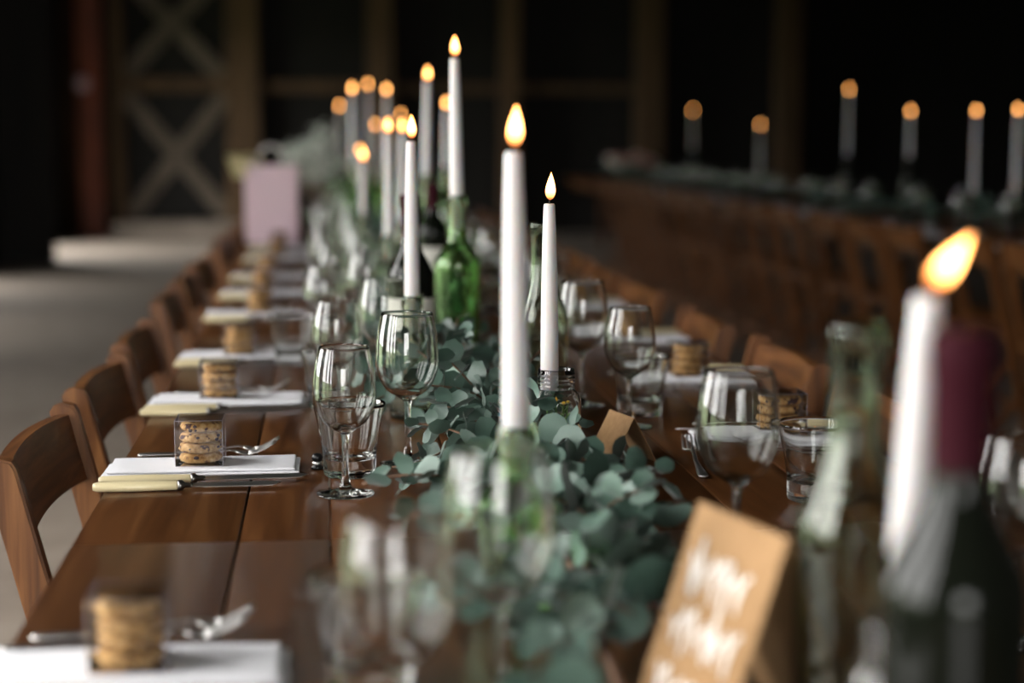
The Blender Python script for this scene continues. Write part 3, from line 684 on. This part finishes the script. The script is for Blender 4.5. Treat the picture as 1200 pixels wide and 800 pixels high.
def sprig(rr, base, d0, ln, leaves, stems, rl0, rl1, droop=.5, step=.026, free=None):
    p = Vector(base); d = Vector(d0).normalized(); pts = [p.copy()]; n_ = max(3, int(ln / step)); ang = rr.uniform(0, pi)
    for i in range(n_):
        d = (d + Vector((rr.gauss(0, .12), rr.gauss(0, .12), -droop * .12))).normalized(); p = p + d * step
        if p.z < .012: p.z = .012; d.z = abs(d.z) * .3
        pts.append(p.copy()); ang += pi / 2 + rr.gauss(0, .2); u = i / max(1, n_ - 1); rl = rl0 + (rl1 - rl0) * u
        a = d.cross(Vector((0, 0, 1))).normalized() if abs(d.z) < .95 else Vector((1, 0, 0)); b = a.cross(d)
        for s in (0, pi):
            o_ = (a * math.cos(ang + s) + b * math.sin(ang + s)); ld = (o_ * .85 + d * .5 + Vector((0, 0, rr.uniform(-.05, .35)))).normalized()
            nrm = (d * .5 + Vector((0, 0, .8)) + Vector((rr.gauss(0, .45), rr.gauss(0, .45) - .35, 0))); nrm = (nrm - ld * nrm.dot(ld)).normalized()
            leaves.append((p.copy(), ld, nrm, rl * rr.uniform(.8, 1.15), rr.randrange(4)))
    leaves.append((p.copy(), d, (Vector((rr.gauss(0, .3), rr.gauss(0, .3), 1)) - d * 0).normalized(), rl1, 0))
    stems.append(pts)
def leaf_mt(p, ld, nrm, s):
    y = nrm.cross(ld).normalized(); z = ld.cross(y).normalized()
    m_ = Matrix((ld, y, z)).transposed().to_4x4() @ Matrix.Scale(s, 4); m_.translation = p; return m_
GX = .195
def garland(name, label, gx, y0, y1, per_m, nobj, seed, obst, wide=.1, wave=.03):
    rr = random.Random(seed); leaves, stems = [], []
    e = ob(name, None, None, (gx, y0, TZ)); setp(e, label, 'garland')
    spine = [(wave * math.sin(y * 2.3), y, .018) for y in [k * .05 for k in range(int((y1 - y0) / .05) + 1)]]
    for k in range(int((y1 - y0) * per_m)):
        y = rr.uniform(0, y1 - y0); a = rr.choice((-1, 1)); base = (wave * math.sin(y * 2.3) + rr.gauss(0, wide * .25), y, rr.uniform(.02, .05))
        dr_ = (a * rr.uniform(.1, 1.0), rr.uniform(-1, 1), rr.uniform(.05, .75)); big = rr.random()
        sprig(rr, base, dr_, rr.uniform(.07, .17), leaves, stems, rr.uniform(.034, .050), rr.uniform(.018, .03), 1.0)
    good = []
    for lf in leaves:
        p, ld, nrm, s, kk = lf; c = p + ld * s * .5; W_ = c + Vector((gx, y0, 0))
        if abs(c.x) > wide * 1.45: continue
        tip = p + ld * s
        if min(tip.z, c.z) < .006 or c.z > .14: continue
        if any((W_.x - q_[0]) ** 2 + (W_.y - q_[1]) ** 2 < ((q_[3] if len(q_) > 3 and max(tip.z, c.z, p.z) + .01 < .068 else q_[2]) + s * .45) ** 2 for q_ in obst): continue
        good.append(lf)
    good.sort(key=lambda lf: -(lf[3] / max(.9, lf[0].y + y0) * (1 + 4 * lf[0].z)) if .95 < lf[0].y + y0 else 0)
    for p, ld, nrm, s, kk in good[:nobj]:
        o = ob('leaf', LEAFS[kk], e); o.matrix_local = leaf_mt(p, ld, nrm, s)
    bm = bmesh.new()
    for p, ld, nrm, s, kk in good[nobj:]: leaf_bm(bm, leaf_mt(p, ld, nrm, s), 1, .9, .15, 5, .1)
    if bm.verts: ob('foliage', mesh('foliage', bm, 'leaf'), e)['kind'] = 'stuff'
    else: bm.free()
    bm = tube_bm(spine, .004, 6)
    def clear(q): return all((q.x + gx - q_[0]) ** 2 + (q.y + y0 - q_[1]) ** 2 > (q_[2] - .002) ** 2 for q_ in obst)
    red = bmesh.new()
    for i, pts in enumerate(stems):
        if all(clear(q) for q in pts): tube_bm(pts, .0014, 5, red if i % 7 == 0 else bm)
    ob('stems', mesh('stems', bm, 'stem'), e)['kind'] = 'stuff'
    r_ = ob('red_stems', mesh('red_stems', red, 'redstem'), e); r_['kind'] = 'stuff'; r_['label'] = 'thin red stems'
    return e
garland('eucalyptus_garland', 'grey-green eucalyptus garland with round leaves running along the main table', GX, 1.0, 8.8, 62, 300, 4, OBST)
# sprigs in the jar and the squat green bottle
def jar_sprig(name, label, x, y, h, r, seed, flowers):
    rr = random.Random(seed); e = ob(name, None, None, (x, y, TZ + .012)); setp(e, label, 'sprig')
    for k in range(5):
        a = rr.uniform(0, 2 * pi); c, s = math.cos(a), math.sin(a); bm = bmesh.new()
        pts = [(r * .3 * c, r * .3 * s, 0), (r * .5 * c, r * .5 * s, h * .5), (r * .62 * c, r * .62 * s, h)]
        tube_bm(pts, .0009, 5, bm)
        for j in range(12):
            t = .25 + .75 * j / 12; q = Vector(pts[0]).lerp(Vector(pts[2]), t); an = rr.uniform(0, 2 * pi)
            ld = Vector((math.cos(an) * .7, math.sin(an) * .7, .6)).normalized(); leaf_bm(bm, leaf_mt(q, ld, Vector((0, 0, 1)), min(.014, (r - math.hypot(q.x, q.y)) * .9)), 1, .35, .2, 4, .1)
        st = ob('leafy_stem', mesh('leafy_stem', bm, 'fern'), e)
        if flowers:
            q = Vector(pts[2]); fm_ = bmesh.new()
            for j in range(8):
                an = 2 * pi * j / 8; leaf_bm(fm_, leaf_mt(q + Vector((0, 0, .001)), Vector((math.cos(an), math.sin(an), .15)).normalized(), Vector((0, 0, 1)), .006), 1, .5, .1, 4, 0)
            ob('petals', mesh('petals', fm_, 'petal'), st)
            cm_ = bmesh.new(); bmesh.ops.create_icosphere(cm_, subdivisions=1, radius=.0025, matrix=Matrix.Translation(q + Vector((0, 0, .002)))); ob('pollen_disc', mesh('pollen_disc', cm_, 'pollen'), st)
p = at_y(644, 480, 2.06); jar_sprig('daisy_sprig', 'fresh green sprigs with tiny daisies inside the candle jar', p.x + .008, 2.06, .072, .024, 8, True)
p = at_y(606, 520, 1.46); jar_sprig('green_sprig', 'fresh green sprigs inside the squat green candle bottle', p.x, 1.46, .078, .032, 9, False)

# ------------------------------------------------------------------ second table row in the shadows
SX = 2.95; dx2 = SX - TC
S0 = 4.6
for k in range(7): thing(TP, 'plank_table', 'brown plank table of the shadowed second row, %s from its near end' % ORD[k], 'table', (SX, S0 + TL * k, TZ), 0, 'plank tables of the second row')
SY = [S0 + TL * k + o_ for k in range(7) for o_ in (.375, .915, 1.455)]
for i, y in enumerate(SY[:16]):
    thing(CP, 'folding_chair', 'wooden folding chair at the dark second table row, %s from its near end' % ORD[i], 'chair', (SX - (EX1 - EX0) / 2 + .10, y + .02, 0), R.uniform(-.05, .05), 'chairs of the second row')
    o = ob('napkin', NAP[i % 5], None, (SX - .38, y, TZ)); setp(o, 'white napkin on the dark second table row, %s from its near end' % ORD[i], 'napkin', 'napkins of the second row')
    for kd, ps, ddx, ddy in (('smaller', WS, -.2, -.14), ('larger', WL, -.13, -.02)):
        thing(ps, 'wine_glass', 'empty %s wine glass on the dark second row, %s from its near end' % (kd, ORD[i]), 'glass', (SX + ddx, y + ddy, TZ), 0, 'wine glasses of the second row')
S2 = []
DB = bottle_parts(.31, .0385, .0155, .185, .235, 'dark_glass'); DS = bottle_parts(.16, .0385, .0155, .085, .115, 'dark_glass')  # second-row bottles in dark glass: the row's shade put into their colour
for k, (px, py) in enumerate([(1193, 134), (1144, 135), (1067, 135), (995, 109), (891, 149), (812, 132)]):
    d = ray(px, py); xx = SX - .02; t = xx / d.x; q = CAM + d * t
    hh = .31 if q.z > 1.26 else .16; holder(DB if hh > .3 else DS, 'glass_bottle', 'shade-darkened candle bottle on the shadowed second row, %s from its near end' % ORD[k], q.x, q.y, 'candle bottles of the second row')
    S2.append((q.x, q.y, .046)); candle(q.x, q.y, TZ + hh - .06, q.z, 'lit white taper candle on the shadowed second row, %s from its near end' % ORD[k], 'candles of the second row', .0110)
S2.extend([(SX + .02 + .12 * (k - 1), Y_, .2) for k, Y_ in enumerate((15.6, 17.2, 16.4))])
garland('eucalyptus_garland', 'dim eucalyptus garland along the shadowed second table row', SX + .02, S0 + .2, S0 + TL * 7 - .2, 16, 0, 9, S2)
for k, (px, py, Y) in enumerate([(740, 222, 15.6), (630, 190, 17.2), (690, 200, 16.4)]):
    q = at_y(px, py, Y); e = ob('flower_arrangement', None, None, (SX + .02 + .12 * (k - 1), Y, TZ + .08)); setp(e, 'dim mound of dusky pink flowers on the shadowed second row, %s from the candles' % ORD[[0, 2, 1][k]], 'flowers', 'flower mounds of the second row')
    rr = random.Random(40 + k)
    for j in range(9):
        a = rr.uniform(0, 2 * pi); rd = .16 * math.sqrt(rr.random()); bm = bmesh.new()
        for i in range(3):
            lathe_bm(smooth_prof([(0, -.02 + .006 * i), (.035 - .008 * i, .005), (.04 - .012 * i, .028 + .006 * i), (.03 - .011 * i, .034 + .008 * i)], 2), 9, bm, jitter=.08, seed=j * 3 + i)
        ob('bloom', mesh('bloom', bm, 'rose' if j % 3 else 'gyp'), e, (rd * math.cos(a), rd * math.sin(a), .06 + .2 * (1 - rd / .16) * rr.random()), (rr.uniform(-.5, .5), rr.uniform(-.5, .5), 0), 1.2)
    bm = bmesh.new(); ls, ss = [], []
    for j in range(14): sprig(rr, (0, 0, -.05), (rr.uniform(-1, 1), rr.uniform(-1, 1), .9), .2, ls, ss, .05, .03, .3)
    for p_, ld, nrm, s, kk in ls: leaf_bm(bm, leaf_mt(p_, ld, nrm, s), 1, .8, .1, 4, .1)
    ob('foliage', mesh('foliage', bm, 'leaf'), e)['kind'] = 'stuff'
